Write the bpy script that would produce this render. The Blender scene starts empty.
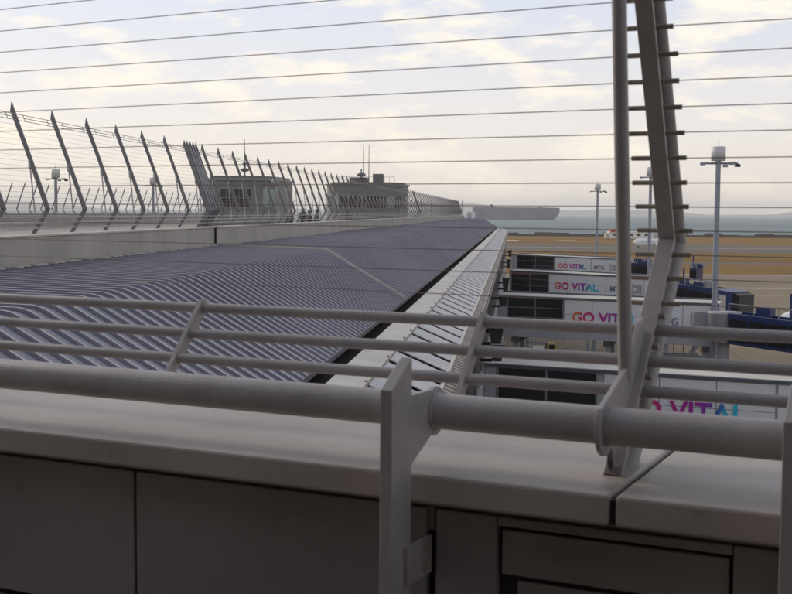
import bpy, math, random
from mathutils import Vector as V, Matrix
random.seed(7)
sc = bpy.context.scene
col = sc.collection

# ------------------------------------------------------------------ camera
cd = bpy.data.cameras.new('camera'); cam = bpy.data.objects.new('camera', cd); col.objects.link(cam)
FPX = 1200.0
cd.sensor_width = 36.0; cd.lens = 36.0 * FPX / 792.0
cd.clip_start = 0.05; cd.clip_end = 60000
pitch = -math.atan(85 / FPX); roll = 0.0077
fw = V((0, math.cos(pitch), math.sin(pitch))); rt = V((1, 0, 0)); up = rt.cross(fw)
r2 = rt * math.cos(roll) + up * math.sin(roll); u2 = r2.cross(fw)
cam.matrix_world = Matrix((r2, u2, -fw)).transposed().to_4x4()
sc.camera = cam
cd.dof.use_dof = True; cd.dof.focus_distance = 40.0; cd.dof.aperture_fstop = 16.0

# ------------------------------------------------------------------ sky, sun, exposure
SUN_EL, SUN_AZ = math.radians(24), math.radians(-48)      # azimuth measured from +Y towards +X
sc.view_settings.view_transform = 'Standard'; sc.view_settings.look = 'None'
sc.view_settings.gamma = 1.0; sc.view_settings.exposure = 0.14
world = bpy.data.worlds.new('World'); sc.world = world; world.use_nodes = True
nt = world.node_tree; nt.nodes.clear()
def N_(t, typ, **kw):
    n = t.nodes.new(typ)
    for k, v in kw.items():
        setattr(n, k, v)
    return n
def build_world():
    L = nt.links.new
    out = N_(nt, 'ShaderNodeOutputWorld'); bg = N_(nt, 'ShaderNodeBackground')
    sky = N_(nt, 'ShaderNodeTexSky', sky_type='NISHITA', sun_disc=False)
    sky.sun_elevation = SUN_EL; sky.sun_rotation = SUN_AZ
    sky.altitude = 0; sky.air_density = 1.0; sky.dust_density = 1.4; sky.ozone_density = 2.0
    bg.inputs['Strength'].default_value = 0.112
    tc = N_(nt, 'ShaderNodeTexCoord')
    mp = N_(nt, 'ShaderNodeMapping'); mp.inputs['Scale'].default_value = (1, 1, 3.0)
    mp.inputs['Location'].default_value = (0.35, 0.1, 0.21)
    L(tc.outputs['Generated'], mp.inputs['Vector'])
    no = N_(nt, 'ShaderNodeTexNoise'); no.inputs['Scale'].default_value = 10.5
    no.inputs['Detail'].default_value = 12; no.inputs['Roughness'].default_value = 0.60
    no.inputs['Distortion'].default_value = 0.15
    L(mp.outputs[0], no.inputs['Vector'])
    cr = N_(nt, 'ShaderNodeValToRGB'); cr.color_ramp.elements[0].position = 0.49; cr.color_ramp.elements[1].position = 0.62
    L(no.outputs['Fac'], cr.inputs['Fac'])
    # thin veil of high cloud over everything, thicker towards the horizon
    sx = N_(nt, 'ShaderNodeSeparateXYZ'); L(tc.outputs['Generated'], sx.inputs[0])
    mr = N_(nt, 'ShaderNodeMapRange'); mr.inputs['From Min'].default_value = 0.0; mr.inputs['From Max'].default_value = 0.24
    mr.inputs['To Min'].default_value = 0.93; mr.inputs['To Max'].default_value = 0.80
    L(sx.outputs['Z'], mr.inputs['Value'])
    hi = N_(nt, 'ShaderNodeMapRange'); hi.inputs['From Min'].default_value = 0.24; hi.inputs['From Max'].default_value = 0.8
    hi.inputs['To Min'].default_value = 1.0; hi.inputs['To Max'].default_value = 0.18; L(sx.outputs['Z'], hi.inputs['Value'])
    hm_ = N_(nt, 'ShaderNodeMath', operation='MULTIPLY'); L(mr.outputs[0], hm_.inputs[0]); L(hi.outputs[0], hm_.inputs[1])
    veil = N_(nt, 'ShaderNodeMix', data_type='RGBA')
    L(hm_.outputs[0], veil.inputs['Factor']); L(sky.outputs[0], veil.inputs['A'])
    vc = N_(nt, 'ShaderNodeMix', data_type='RGBA')
    m2 = N_(nt, 'ShaderNodeMapRange'); m2.inputs['From Max'].default_value = 0.20
    L(sx.outputs['Z'], m2.inputs['Value']); L(m2.outputs[0], vc.inputs['Factor'])
    vc.inputs['A'].default_value = (8.7, 7.75, 6.65, 1); vc.inputs['B'].default_value = (6.2, 6.65, 7.9, 1)
    L(vc.outputs['Result'], veil.inputs['B'])
    cl = N_(nt, 'ShaderNodeMix', data_type='RGBA')
    cm = N_(nt, 'ShaderNodeMath', operation='MULTIPLY'); cm.inputs[1].default_value = 0.75
    L(cr.outputs['Color'], cm.inputs[0]); L(cm.outputs[0], cl.inputs['Factor'])
    L(veil.outputs['Result'], cl.inputs['A']); cl.inputs['B'].default_value = (9.6, 8.7, 7.2, 1)
    L(cl.outputs['Result'], bg.inputs['Color']); L(bg.outputs[0], out.inputs['Surface'])
build_world()
sd = bpy.data.lights.new('sun', 'SUN'); sun = bpy.data.objects.new('sun', sd); col.objects.link(sun)
sd.energy = 1.5; sd.angle = math.radians(16); sd.color = (1.0, 0.86, 0.70)
sdir = V((math.sin(SUN_AZ) * math.cos(SUN_EL), math.cos(SUN_AZ) * math.cos(SUN_EL), math.sin(SUN_EL)))
sun.rotation_euler = sdir.to_track_quat('Z', 'Y').to_euler()
sc.cycles.max_bounces = 6; sc.cycles.volume_bounces = 1

# ------------------------------------------------------------------ materials
def mat(name, c, rough=0.5, metal=0.0, noise=0.0, nscale=6.0, bump=0.0, bscale=80.0, spec=0.5, c2=None, stretch=None, stain=None, lo=0.35, hi=0.65):
    m = bpy.data.materials.new(name); m.use_nodes = True
    t = m.node_tree; b = t.nodes['Principled BSDF']; L = t.links.new
    b.inputs['Roughness'].default_value = rough; b.inputs['Metallic'].default_value = metal
    b.inputs['Specular IOR Level'].default_value = spec
    b.inputs['Base Color'].default_value = (*c, 1)
    tc = N_(t, 'ShaderNodeNewGeometry')
    if noise > 0 or c2:
        mp = N_(t, 'ShaderNodeMapping'); L(tc.outputs['Position'], mp.inputs['Vector'])
        if stretch: mp.inputs['Scale'].default_value = stretch
        n = N_(t, 'ShaderNodeTexNoise'); n.inputs['Scale'].default_value = nscale; n.inputs['Detail'].default_value = 7
        n.inputs['Roughness'].default_value = 0.62
        L(mp.outputs[0], n.inputs['Vector'])
        r = N_(t, 'ShaderNodeMapRange'); r.inputs['From Min'].default_value = lo; r.inputs['From Max'].default_value = hi
        L(n.outputs['Fac'], r.inputs['Value'])
        mx = N_(t, 'ShaderNodeMix', data_type='RGBA'); L(r.outputs[0], mx.inputs['Factor'])
        a = c2 or tuple(x * (1 - noise) for x in c)
        mx.inputs['A'].default_value = (*a, 1); mx.inputs['B'].default_value = (*c, 1)
        last = mx.outputs['Result']
        if stain:
            n2 = N_(t, 'ShaderNodeTexNoise'); n2.inputs['Scale'].default_value = stain[0]; n2.inputs['Detail'].default_value = 9
            n2.inputs['Roughness'].default_value = 0.7
            L(tc.outputs['Position'], n2.inputs['Vector'])
            r3 = N_(t, 'ShaderNodeMapRange'); r3.inputs['From Min'].default_value = 0.60; r3.inputs['From Max'].default_value = 0.78
            r3.inputs['To Max'].default_value = stain[1]
            L(n2.outputs['Fac'], r3.inputs['Value'])
            mx2 = N_(t, 'ShaderNodeMix', data_type='RGBA'); L(r3.outputs[0], mx2.inputs['Factor'])
            L(last, mx2.inputs['A']); mx2.inputs['B'].default_value = tuple(x * 0.35 for x in c) + (1,)
            last = mx2.outputs['Result']
        L(last, b.inputs['Base Color'])
        r4 = N_(t, 'ShaderNodeMapRange'); r4.inputs['To Min'].default_value = rough * 1.18; r4.inputs['To Max'].default_value = rough * 0.85
        L(n.outputs['Fac'], r4.inputs['Value']); L(r4.outputs[0], b.inputs['Roughness'])
    if bump > 0:
        n = N_(t, 'ShaderNodeTexNoise'); n.inputs['Scale'].default_value = bscale; n.inputs['Detail'].default_value = 4
        L(tc.outputs['Position'], n.inputs['Vector'])
        bp = N_(t, 'ShaderNodeBump'); bp.inputs['Strength'].default_value = bump; bp.inputs['Distance'].default_value = 0.01
        L(n.outputs['Fac'], bp.inputs['Height']); L(bp.outputs[0], b.inputs['Normal'])
    return m
M = {}
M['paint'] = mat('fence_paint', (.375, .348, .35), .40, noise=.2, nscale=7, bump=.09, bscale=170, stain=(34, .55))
M['pillar'] = mat('pillar_paint', (.36, .33, .325), .46, noise=.18, nscale=12, bump=.08, bscale=160, stain=(38, .6))
M['steel'] = mat('ferrule_steel', (.36, .31, .25), .45, metal=.15, noise=.35, nscale=60)
M['wire'] = mat('wire_steel', (.26, .17, .14), .45, metal=.4)
M['coping'] = mat('coping_metal', (.42, .372, .345), .50, noise=.2, nscale=1.7, bump=.09, bscale=90, stain=(14, .6))
M['panel'] = mat('parapet_panel', (.265, .238, .23), .55, noise=.20, nscale=2.2, bump=.10, bscale=120, stain=(9, .55), stretch=(1, 1, .45))
M['seal_and_shade'] = mat('dark_joint_and_shade', (.025, .02, .018), .8)  # joints, and the painted shadow in the roof gutter
M['skydeck'] = mat('sky_deck_paving', (.34, .31, .28), .8, noise=.2, nscale=.6)
M['deck'] = mat('deck_floor', (.22, .17, .13), .7, noise=.3, nscale=4, bump=.2, bscale=30)
M['roof'] = mat('roof_metal', (.20, .19, .245), .34, metal=.45, noise=.32, nscale=.22, stretch=(1, .35, 1), stain=(.5, .3))
M['rib_lit_top'] = mat('roof_rib_lit_top', (.44, .40, .37), .42, metal=.2, noise=.2, nscale=1.5)  # sunlight on the rib tops, put into the colour
M['cream'] = mat('cream_metal', (.56, .51, .46), .45, noise=.2, nscale=.9, stain=(1.8, .45))
M['ppanel'] = mat('canopy_panel', (.46, .45, .46), .4, noise=.2, nscale=.8, stain=(2.5, .25))
M['beige'] = mat('parapet_cladding', (.44, .40, .36), .7, noise=.2, nscale=.7, bump=.1, bscale=9, stain=(1.3, .35), stretch=(1, 1, .3))
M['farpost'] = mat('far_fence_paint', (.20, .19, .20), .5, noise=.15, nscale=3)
M['farrail'] = mat('far_rail_paint', (.46, .44, .44), .5, noise=.15, nscale=3)
M['farwire'] = mat('far_wire', (.25, .24, .25), .5, metal=.3)
M['glass'] = mat('dark_glass', (.012, .012, .014), .12, noise=.3, nscale=.6)
M['glass_pale'] = mat('pale_glass', (.30, .36, .33), .12, noise=.2, nscale=.5)
M['frame'] = mat('window_frame', (.20, .19, .19), .5, noise=.1)
M['bridgewall'] = mat('bridge_cladding', (.36, .36, .39), .5, noise=.12, nscale=.5, stain=(.8, .3), stretch=(1, 1, .3))
M['sign'] = mat('sign_panel', (.66, .67, .69), .45, noise=.06, nscale=.5, stain=(.7, .2))
M['bridgeroof'] = mat('bridge_roof', (.60, .56, .50), .6, noise=.2, nscale=.25, stain=(.5, .35))
M['fascia'] = mat('bridge_fascia', (.09, .10, .14), .45, noise=.2, nscale=1)
M['under'] = mat('underside', (.10, .10, .10), .8, noise=.3, nscale=.5)
M['col'] = mat('steel_column', (.33, .34, .36), .5, noise=.2, nscale=.8)
M['blue'] = mat('jet_bridge_blue', (.010, .024, .10), .42, noise=.3, nscale=.8, stain=(.9, .3))
M['bluetrim'] = mat('jet_bridge_trim', (.014, .036, .14), .4, noise=.2, nscale=1)
M['white'] = mat('white_paint', (.80, .80, .80), .3, noise=.06, nscale=.5)
M['black'] = mat('black_plastic', (.018, .018, .02), .5, noise=.2, nscale=4)
M['mast'] = mat('mast_steel', (.30, .32, .37), .45, metal=.2, noise=.12, nscale=1)
M['drum'] = mat('mast_drum', (.62, .62, .62), .5, noise=.1)
M['green'] = mat('pavilion_green_wall', (.185, .19, .17), .5, noise=.2, nscale=.8, stain=(1.1, .25))
M['greentrim'] = mat('pavilion_trim', (.30, .31, .28), .5, noise=.1, nscale=1)
M['hull'] = mat('ship_hull', (.085, .09, .145), .7, noise=.2, nscale=.02, stain=(.03, .2))
M['hulldark'] = mat('ship_hull_dark', (.04, .04, .075), .7, noise=.1, nscale=.02)
M['red'] = mat('red_roof', (.45, .07, .05), .6, noise=.15, nscale=.05)
M['mark'] = mat('ground_marking', (.72, .70, .64), .7, noise=.25, nscale=.8)
M['yellow'] = mat('yellow_paint', (.50, .36, .08), .5, noise=.2, nscale=2)
M['rubber'] = mat('rubber', (.02, .02, .02), .8)
M['rock'] = mat('seawall_rock', (.10, .085, .07), .9, noise=.5, nscale=.15)
M['hill'] = mat('hill_cover', (.09, .11, .12), .9, noise=.4, nscale=.001)
M['grass'] = mat('dry_grass', (.26, .15, .042), .95, c2=(.185, .11, .036), nscale=.022, stretch=(.35, 1.6, 1), stain=(.06, .35), spec=.1)
M['tarmac'] = mat('taxiway_asphalt', (.165, .138, .108), .85, noise=.22, nscale=.02, stretch=(.2, 2, 1), spec=.2)
M['skin'] = mat('skin', (.45, .28, .2), .6); M['hair'] = mat('hair', (.02, .016, .014), .5)
M['coat'] = mat('dark_coat', (.025, .022, .028), .8, noise=.2, nscale=8)
M['coat2'] = mat('grey_coat', (.09, .085, .09), .8, noise=.2, nscale=8)
M['bluecloth'] = mat('blue_cover', (.03, .16, .42), .6, noise=.2, nscale=3)
def apron_mat():
    m = mat('apron_concrete', (.27, .21, .135), .8, noise=.2, nscale=.05, stain=(.09, .3), spec=.25)
    t = m.node_tree; L = t.links.new; b = t.nodes['Principled BSDF']
    src = b.inputs['Base Color'].links[0].from_socket
    g = N_(t, 'ShaderNodeNewGeometry'); mp = N_(t, 'ShaderNodeMapping'); mp.inputs['Rotation'].default_value = (0, 0, math.radians(5.6))
    L(g.outputs['Position'], mp.inputs['Vector'])
    br = N_(t, 'ShaderNodeTexBrick'); br.offset = 0.0
    br.inputs['Scale'].default_value = 1; br.inputs['Brick Width'].default_value = 7.5; br.inputs['Row Height'].default_value = 7.5
    br.inputs['Mortar Size'].default_value = .05
    br.inputs['Color1'].default_value = (1, 1, 1, 1); br.inputs['Color2'].default_value = (.90, .90, .92, 1); br.inputs['Mortar'].default_value = (.45, .42, .4, 1)
    L(mp.outputs[0], br.inputs['Vector'])
    mx = N_(t, 'ShaderNodeMix', data_type='RGBA', blend_type='MULTIPLY'); mx.inputs['Factor'].default_value = 1
    L(src, mx.inputs['A']); L(br.outputs['Color'], mx.inputs['B']); L(mx.outputs['Result'], b.inputs['Base Color'])
    return m
M['apron'] = apron_mat()
def sea_mat():
    m = bpy.data.materials.new('sea_water'); m.use_nodes = True; t = m.node_tree; L = t.links.new; b = t.nodes['Principled BSDF']
    g = N_(t, 'ShaderNodeNewGeometry')
    mp = N_(t, 'ShaderNodeMapping'); mp.inputs['Scale'].default_value = (.35, 1, 1); L(g.outputs['Position'], mp.inputs['Vector'])
    n = N_(t, 'ShaderNodeTexNoise'); n.inputs['Scale'].default_value = .006; n.inputs['Detail'].default_value = 8; n.inputs['Roughness'].default_value = .6
    L(mp.outputs[0], n.inputs['Vector'])
    cr = N_(t, 'ShaderNodeValToRGB'); e = cr.color_ramp.elements
    e[0].position = .35; e[0].color = (.075, .125, .15, 1); e[1].position = .62; e[1].color = (.13, .20, .215, 1)
    L(n.outputs['Fac'], cr.inputs['Fac'])
    w = N_(t, 'ShaderNodeTexNoise'); w.inputs['Scale'].default_value = .07; w.inputs['Detail'].default_value = 6; w.inputs['Roughness'].default_value = .75
    L(mp.outputs[0], w.inputs['Vector'])
    wr = N_(t, 'ShaderNodeValToRGB'); wr.color_ramp.elements[0].position = .66; wr.color_ramp.elements[1].position = .72
    L(w.outputs['Fac'], wr.inputs['Fac'])
    mx = N_(t, 'ShaderNodeMix', data_type='RGBA'); L(wr.outputs['Color'], mx.inputs['Factor']); L(cr.outputs['Color'], mx.inputs['A'])
    mx.inputs['B'].default_value = (.55, .58, .58, 1); L(mx.outputs['Result'], b.inputs['Base Color'])
    b.inputs['Roughness'].default_value = .55; b.inputs['Specular IOR Level'].default_value = .25
    bn = N_(t, 'ShaderNodeTexNoise'); bn.inputs['Scale'].default_value = .12; bn.inputs['Detail'].default_value = 6
    L(mp.outputs[0], bn.inputs['Vector'])
    bp = N_(t, 'ShaderNodeBump'); bp.inputs['Strength'].default_value = .9; bp.inputs['Distance'].default_value = 3.0
    L(bn.outputs['Fac'], bp.inputs['Height']); L(bp.outputs[0], b.inputs['Normal'])
    return m
M['sea'] = sea_mat()
def letter_mat():
    m = bpy.data.materials.new('rainbow_print'); m.use_nodes = True; t = m.node_tree; L = t.links.new; b = t.nodes['Principled BSDF']
    tc = N_(t, 'ShaderNodeTexCoord'); s = N_(t, 'ShaderNodeSeparateXYZ'); L(tc.outputs['Generated'], s.inputs[0])
    a = N_(t, 'ShaderNodeMath', operation='MULTIPLY_ADD'); a.inputs[1].default_value = -.06
    L(s.outputs['Y'], a.inputs[0]); L(s.outputs['X'], a.inputs[2])
    cr = N_(t, 'ShaderNodeValToRGB'); e = cr.color_ramp.elements
    e[0].position = 0; e[0].color = (.72, .16, .06, 1); e[1].position = 1; e[1].color = (.03, .45, .60, 1)
    for p, c in ((.10, (.62, .05, .12)), (.28, (.52, .02, .16)), (.45, (.45, .01, .22)), (.68, (.32, .01, .28)), (.88, (.14, .04, .36)), (.95, (.03, .16, .42))):
        x = e.new(p); x.color = (*c, 1)
    L(a.outputs[0], cr.inputs['Fac']); L(cr.outputs['Color'], b.inputs['Base Color']); b.inputs['Roughness'].default_value = .5
    return m
M['print'] = letter_mat()
M['greyprint'] = mat('grey_blue_print', (.16, .18, .24), .5)

# ------------------------------------------------------------------ mesh building
class MB:
    def __init__(s): s.v = []; s.f = []; s.sm = []
    def add(s, vs, fs, smooth=False):
        k = len(s.v); s.v += [V(p) for p in vs]; s.f += [tuple(i + k for i in f) for f in fs]; s.sm += [smooth] * len(fs)
        return s
    def box(s, o, ex, ey, ez, bev=0):      # corner o and three edge vectors
        o, ex, ey, ez = V(o), V(ex), V(ey), V(ez)
        vs = [o, o + ex, o + ex + ey, o + ey, o + ez, o + ex + ez, o + ex + ey + ez, o + ey + ez]
        fs = [(0, 3, 2, 1), (4, 5, 6, 7), (0, 1, 5, 4), (1, 2, 6, 5), (2, 3, 7, 6), (3, 0, 4, 7)]
        if ex.cross(ey).dot(ez) < 0: fs = [tuple(reversed(f)) for f in fs]
        return s.add(vs, fs)
    def prism(s, pts, ext):                # planar polygon pushed along ext
        n = len(pts); ext = V(ext); a = [V(p) for p in pts]; b = [p + ext for p in a]
        nm = V((0, 0, 0))
        for i in range(n): nm += a[i].cross(a[(i + 1) % n])
        fs = [tuple(range(n))[::-1], tuple(range(n, 2 * n))] + [(i, (i + 1) % n, n + (i + 1) % n, n + i) for i in range(n)]
        if nm.dot(ext) < 0: fs = [tuple(reversed(f)) for f in fs]
        return s.add(a + b, fs)
    def tube(s, p, q, r, n=12, r1=None, caps=True):
        p, q = V(p), V(q); d = (q - p).normalized(); r1 = r if r1 is None else r1
        a = d.orthogonal().normalized(); b = d.cross(a)
        vs = []
        for c, rr in ((p, r), (q, r1)):
            for i in range(n):
                t = 2 * math.pi * i / n; vs.append(c + a * (rr * math.cos(t)) + b * (rr * math.sin(t)))
        s.add(vs, [(i, (i + 1) % n, n + (i + 1) % n, n + i) for i in range(n)], True)
        if caps: s.add(vs, [tuple(range(n))[::-1], tuple(range(n, 2 * n))])
        return s
    def lathe(s, o, ax, prof, n=20):       # prof: (distance along ax, radius)
        o, ax = V(o), V(ax).normalized(); a = ax.orthogonal().normalized(); b = ax.cross(a); vs = []
        for h, r in prof:
            for i in range(n):
                t = 2 * math.pi * i / n; vs.append(o + ax * h + a * (r * math.cos(t)) + b * (r * math.sin(t)))
        fs = [(j * n + i, j * n + (i + 1) % n, (j + 1) * n + (i + 1) % n, (j + 1) * n + i) for j in range(len(prof) - 1) for i in range(n)]
        return s.add(vs, fs, True)
WL = {}
def mesh_of(name, mb, m, bevel=0):
    me = bpy.data.meshes.new(name)
    lo = V([min(p[i] for p in mb.v) for i in range(3)]); hi = V([max(p[i] for p in mb.v) for i in range(3)]); c = (lo + hi) / 2
    me.from_pydata([tuple(p - c) for p in mb.v], [], mb.f)
    me.polygons.foreach_set('use_smooth', mb.sm); me.materials.append(M[m] if isinstance(m, str) else m); me.update()
    return me, c
def put(name, me, loc, parent=None, kind=None):
    o = bpy.data.objects.new(name, me); col.objects.link(o); WL[o.name] = V(loc)
    if parent: o.parent = parent; o.location = V(loc) - WL[parent.name]
    else: o.location = loc
    if kind: o['kind'] = kind
    return o
def part(name, mb, m, parent=None, bevel=0, kind=None):
    me, c = mesh_of(name, mb, m); o = put(name, me, c, parent, kind)
    if bevel:
        bv = o.modifiers.new('bevel', 'BEVEL'); bv.width = bevel; bv.segments = 2; bv.limit_method = 'ANGLE'; bv.angle_limit = math.radians(40)
    return o
def thing(name, label, cat, loc, group=None):
    o = bpy.data.objects.new(name, None); col.objects.link(o); o.location = loc; WL[o.name] = V(loc)
    o.empty_display_size = .3; o['label'] = label; o['category'] = cat
    if group: o['group'] = group
    return o
def struct(name, mb, m): return part(name, mb, m, kind='structure')

# frames: near parapet (r along the wall to the right, w outwards) and concourse (b to the right, a along it)
def frame(az):
    a = math.radians(az); return V((math.cos(a), -math.sin(a), 0)), V((math.sin(a), math.cos(a), 0))
RN, WN = frame(25.7)
BB, AA = frame(5.6)
UP = V((0, 0, 1)); S = 1.4
def nn(r, w, z): return RN * r + WN * w + UP * z
def cc(b, a, z): return (BB * b + AA * a + UP * z) * S

# ------------------------------------------------------------------ land and water
GZ = -13.5 * S                     # apron level
SEA = GZ - 3.2
struct('sea', MB().add([(-20000, -3000, SEA), (20000, -3000, SEA), (20000, 21000, SEA), (-20000, 21000, SEA)], [(0, 1, 2, 3)]), 'sea')
struct('apron', MB().box((-2600, -400, GZ - 4), (5200, 0, 0), (0, 1386, 0), (0, 0, 4)), 'apron')
def strip(name, y0, y1, m, lift, x0=-2600, x1=2600):
    return struct(name, MB().add([(x0, y0, GZ + lift), (x1, y0, GZ + lift), (x1, y1, GZ + lift), (x0, y1, GZ + lift)], [(0, 1, 2, 3)]), m)
strip('dry_grass_field', 378, 986, 'grass', .05)
strip('taxiway', 588, 748, 'tarmac', .10)
strip('service_road', 455, 470, 'tarmac', .10)
strip('apron_edge_line', 374, 377, 'mark', .05)
strip('runway_edge_line', 664, 667, 'mark', .15)
for i, x in enumerate((-24, 10, 50)):
    strip('grass_marker', 815, 835, 'mark', .10, x + 62, x + 74)
sw = MB()
for i in range(260):
    x = -1300 + i * 14; h = random.uniform(1.6, 3.4)
    sw.prism([(x, 986, GZ - 1), (x, 1000, SEA - 1), (x, 994, GZ + h * .7), (x, 988, GZ + h)], (14.2, random.uniform(-.1, .1), 0))
struct('sea_wall', sw, 'rock')
hm = MB(); hx = [(-9000 + i * 240) for i in range(110)]
for i in range(len(hx) - 1):
    def hh(x): return 62 + 40 * math.sin(x * .0009 + 1) + 26 * math.sin(x * .0023 + .4) + 10 * math.sin(x * .0071)
    h0, h1 = max(8, hh(hx[i])) * 1.15, max(8, hh(hx[i + 1])) * 1.15
    hm.add([(hx[i], 15500, SEA), (hx[i + 1], 15500, SEA), (hx[i + 1], 16200, SEA + h1 + 10), (hx[i], 16200, SEA + h0 + 10), (hx[i + 1], 17400, SEA), (hx[i], 17400, SEA)],
           [(0, 1, 2, 3), (3, 2, 4, 5)], True)
struct('distant_hills', hm, 'hill')

# ------------------------------------------------------------------ near parapet wall
KP = 1.031
def kn(r, w, z): return nn(r * KP, w * KP, z * KP)
pw = thing('parapet_wall', 'low grey panelled parapet wall with smooth beige coping in the foreground', 'wall', kn(-1, 2.3, -1.55))
CF, CB, CT, CH = 2.02, 2.68, -.49, .055
def slab(x0, x1):
    return part('coping_slab', MB().box(kn(x0, CF, CT - CH), RN * KP * (x1 - x0), WN * KP * (CB - CF), UP * KP * CH), 'coping', pw, bevel=.006)
for x0, x1 in ((-7, -3.35), (-3.342, -.558), (-.546, 2.3)): slab(x0, x1)
part('joint_seal', MB().box(kn(-.558, CF + .012, CT - CH + .001), RN * KP * .012, WN * KP * (CB - CF - .02), UP * KP * (CH - .012)), 'seal_and_shade', pw)
part('wall_core', MB().box(kn(-7, 2.105, -2.4), RN * KP * 9.3, WN * KP * .5, UP * KP * (2.4 + CT - CH - .004)), 'seal_and_shade', pw)
PZ0, PZ1 = -.885, -.568
def wpanel(x0, x1, z0=PZ0, z1=PZ1, w=2.08, d=.022, name='wall_panel'):
    return part(name, MB().box(kn(x0, w, z0), RN * KP * (x1 - x0), WN * KP * d, UP * KP * (z1 - z0)), 'panel', pw, bevel=.0025)
for x0, x1 in ((-4.5, -3.08), (-3.072, -2.36), (-2.352, -1.634), (-1.626, -.932)): wpanel(x0, x1)
wpanel(-.912, -.788); wpanel(-.353, .35); wpanel(.358, 1.1)
wpanel(-.786, -.355, -.5855, PZ1)                     # rail above the hatch
wpanel(-.780, -.361, -.679, -.594, 2.088, .014, 'hatch_cover')
wpanel(-.752, -.375, -.885, -.690, 2.098, .006, 'hatch_cover')
wpanel(-4.5, 1.1, -1.50, -.900, 2.075, .02, 'plinth')
part('soffit_batten', MB().box(kn(-6, 2.09, -.566), RN * KP * 7.5, WN * KP * .015, UP * KP * .012), 'panel', pw)
part('joint_filler', MB().box(kn(-.931, 2.088, -.612), RN * KP * .012, WN * KP * .02, UP * KP * .044), 'panel', pw)
# little bracket fixed to the wall behind the first post
df = MB().box(nn(-12, -5.0, -1.58), RN * 24, WN * 7.13, UP * .03)
struct('deck_floor', df, 'deck')
# unseen terminal wall added behind the camera to block sky light from the parapet
tb = thing('added_terminal_building', 'tall unseen terminal wall with glazing, added behind the observation deck to shade the parapet', 'building', nn(0, -5.4, -1.55))
part('wall', MB().box(nn(-14, -6.4, -1.55), RN * 28, WN * 1.0, UP * 7), 'panel', tb)
for i in range(12):
    part('window', MB().box(nn(-13.5 + i * 2.25, -5.398, -1.2), RN * 2.05, WN * .05, UP * 3.2), 'glass', tb)
part('eaves', MB().box(nn(-14.3, -6.2, 5.46), RN * 28.6, WN * 3.2, UP * .3), 'panel', tb)
part('lower_wall', MB().box(nn(-12, 2.19, -18.8), RN * 16, WN * .52, UP * 16.3), 'beige', tb)

# ------------------------------------------------------------------ near guard fence
gf = thing('guard_fence', 'grey steel guard fence with thick handrail, leaning pillar and taut wires in the foreground', 'fence', nn(-.6, 2.2, -.49))
TR, TWC, TZ = .0362, 2.2, -.40
X0, X1 = -6.5, 1.9
rr = random.Random(3)
def tube_seg(x0, x1): part('handrail', MB().tube(nn(x0, TWC, TZ), nn(x1, TWC, TZ), TR, 40), 'paint', gf)
tube_seg(X0, -.978); tube_seg(-.966, -.622); tube_seg(-.612, -.264); tube_seg(-.248, X1)
for x in (-.9795, -.9645, -.6235, -.6105, -.2625, -.2465):
    wr_ = MB(); n_ = 40
    wr_.lathe(nn(x - .003, TWC, TZ), RN, [(0, TR), (.0012, TR + .0022), (.003, TR + .003), (.0048, TR + .0022), (.006, TR)], n_)
    for v_ in wr_.v: v_ += V((rr.uniform(-.0005, .0005), rr.uniform(-.0005, .0005), rr.uniform(-.0005, .0005)))
    part('weld_bead', wr_, 'paint', gf)
# square-cut flat bar posts standing on the deck
def post(x):
    t = .025
    p = MB().prism([nn(x, 1.975, -1.55), nn(x, 2.063, -1.55), nn(x, 2.063, -.2765), nn(x, 1.975, -.3295)], RN * t)
    o = part('post', p, 'paint', gf, bevel=.002)
    g = [nn(x + .004, 2.063, -.352)]
    for k in range(13):
        a = math.radians(112 - k * 19); g.append(nn(x + .004, TWC + .05 * math.cos(a), TZ + .05 * math.sin(a)))
    g.append(nn(x + .004, 2.063, -.497))
    part('gusset', MB().prism(g, RN * .012), 'paint', gf, bevel=.0015)
    bm_ = part('wall_bracket', MB().box(nn(x + .026, 2.03, -.712), RN * .008, WN * .112, UP * .074), 'pillar', o)
    for dz in (-.693, -.656):
        part('bolt', MB().tube(nn(x + .034, 2.105, dz), nn(x + .041, 2.105, dz), .007, 6), 'steel', bm_)
post(-.982); post(-.264)
# pillar line in the (w, z) plane: lower leg leans out, upper leg leans back in
LA, LK = (2.243, -.503), (2.65, -.054)
UT = (2.65 - .52 * 1.55, 1.50)
def off(p, d, s): return (p[0] + d[0] * s, p[1] + d[1] * s)
lv = V((LK[0] - LA[0], LK[1] - LA[1])).normalized(); uv = V((UT[0] - LK[0], UT[1] - LK[1])).normalized()
ln = (lv[1], -lv[0]); un = (uv[1], -uv[0])           # outward normals
def mitre(s):                                          # kink point offset by s
    # intersect the two offset lines
    p1 = V(off(LA, ln, s)); p2 = V(off(UT, un, s)); den = lv[0] * uv[1] - lv[1] * uv[0]; q = p2 - p1
    t = (q[0] * uv[1] - q[1] * uv[0]) / den; return (p1[0] + lv[0] * t, p1[1] + lv[1] * t)
def band(x, wd, s0, s1, ext=0):
    a0, a1 = off(LA, ln, s0), off(LA, ln, s1); m0, m1 = mitre(s0), mitre(s1); t0, t1 = off(UT, un, s0), off(UT, un, s1)
    low = MB().prism([nn(x, *a0), nn(x, *a1), nn(x, *m1), nn(x, *m0)], RN * wd)
    upp = MB().prism([nn(x, *m0), nn(x, *m1), nn(x, *t1), nn(x, *t0)], RN * wd)
    return low, upp
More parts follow.
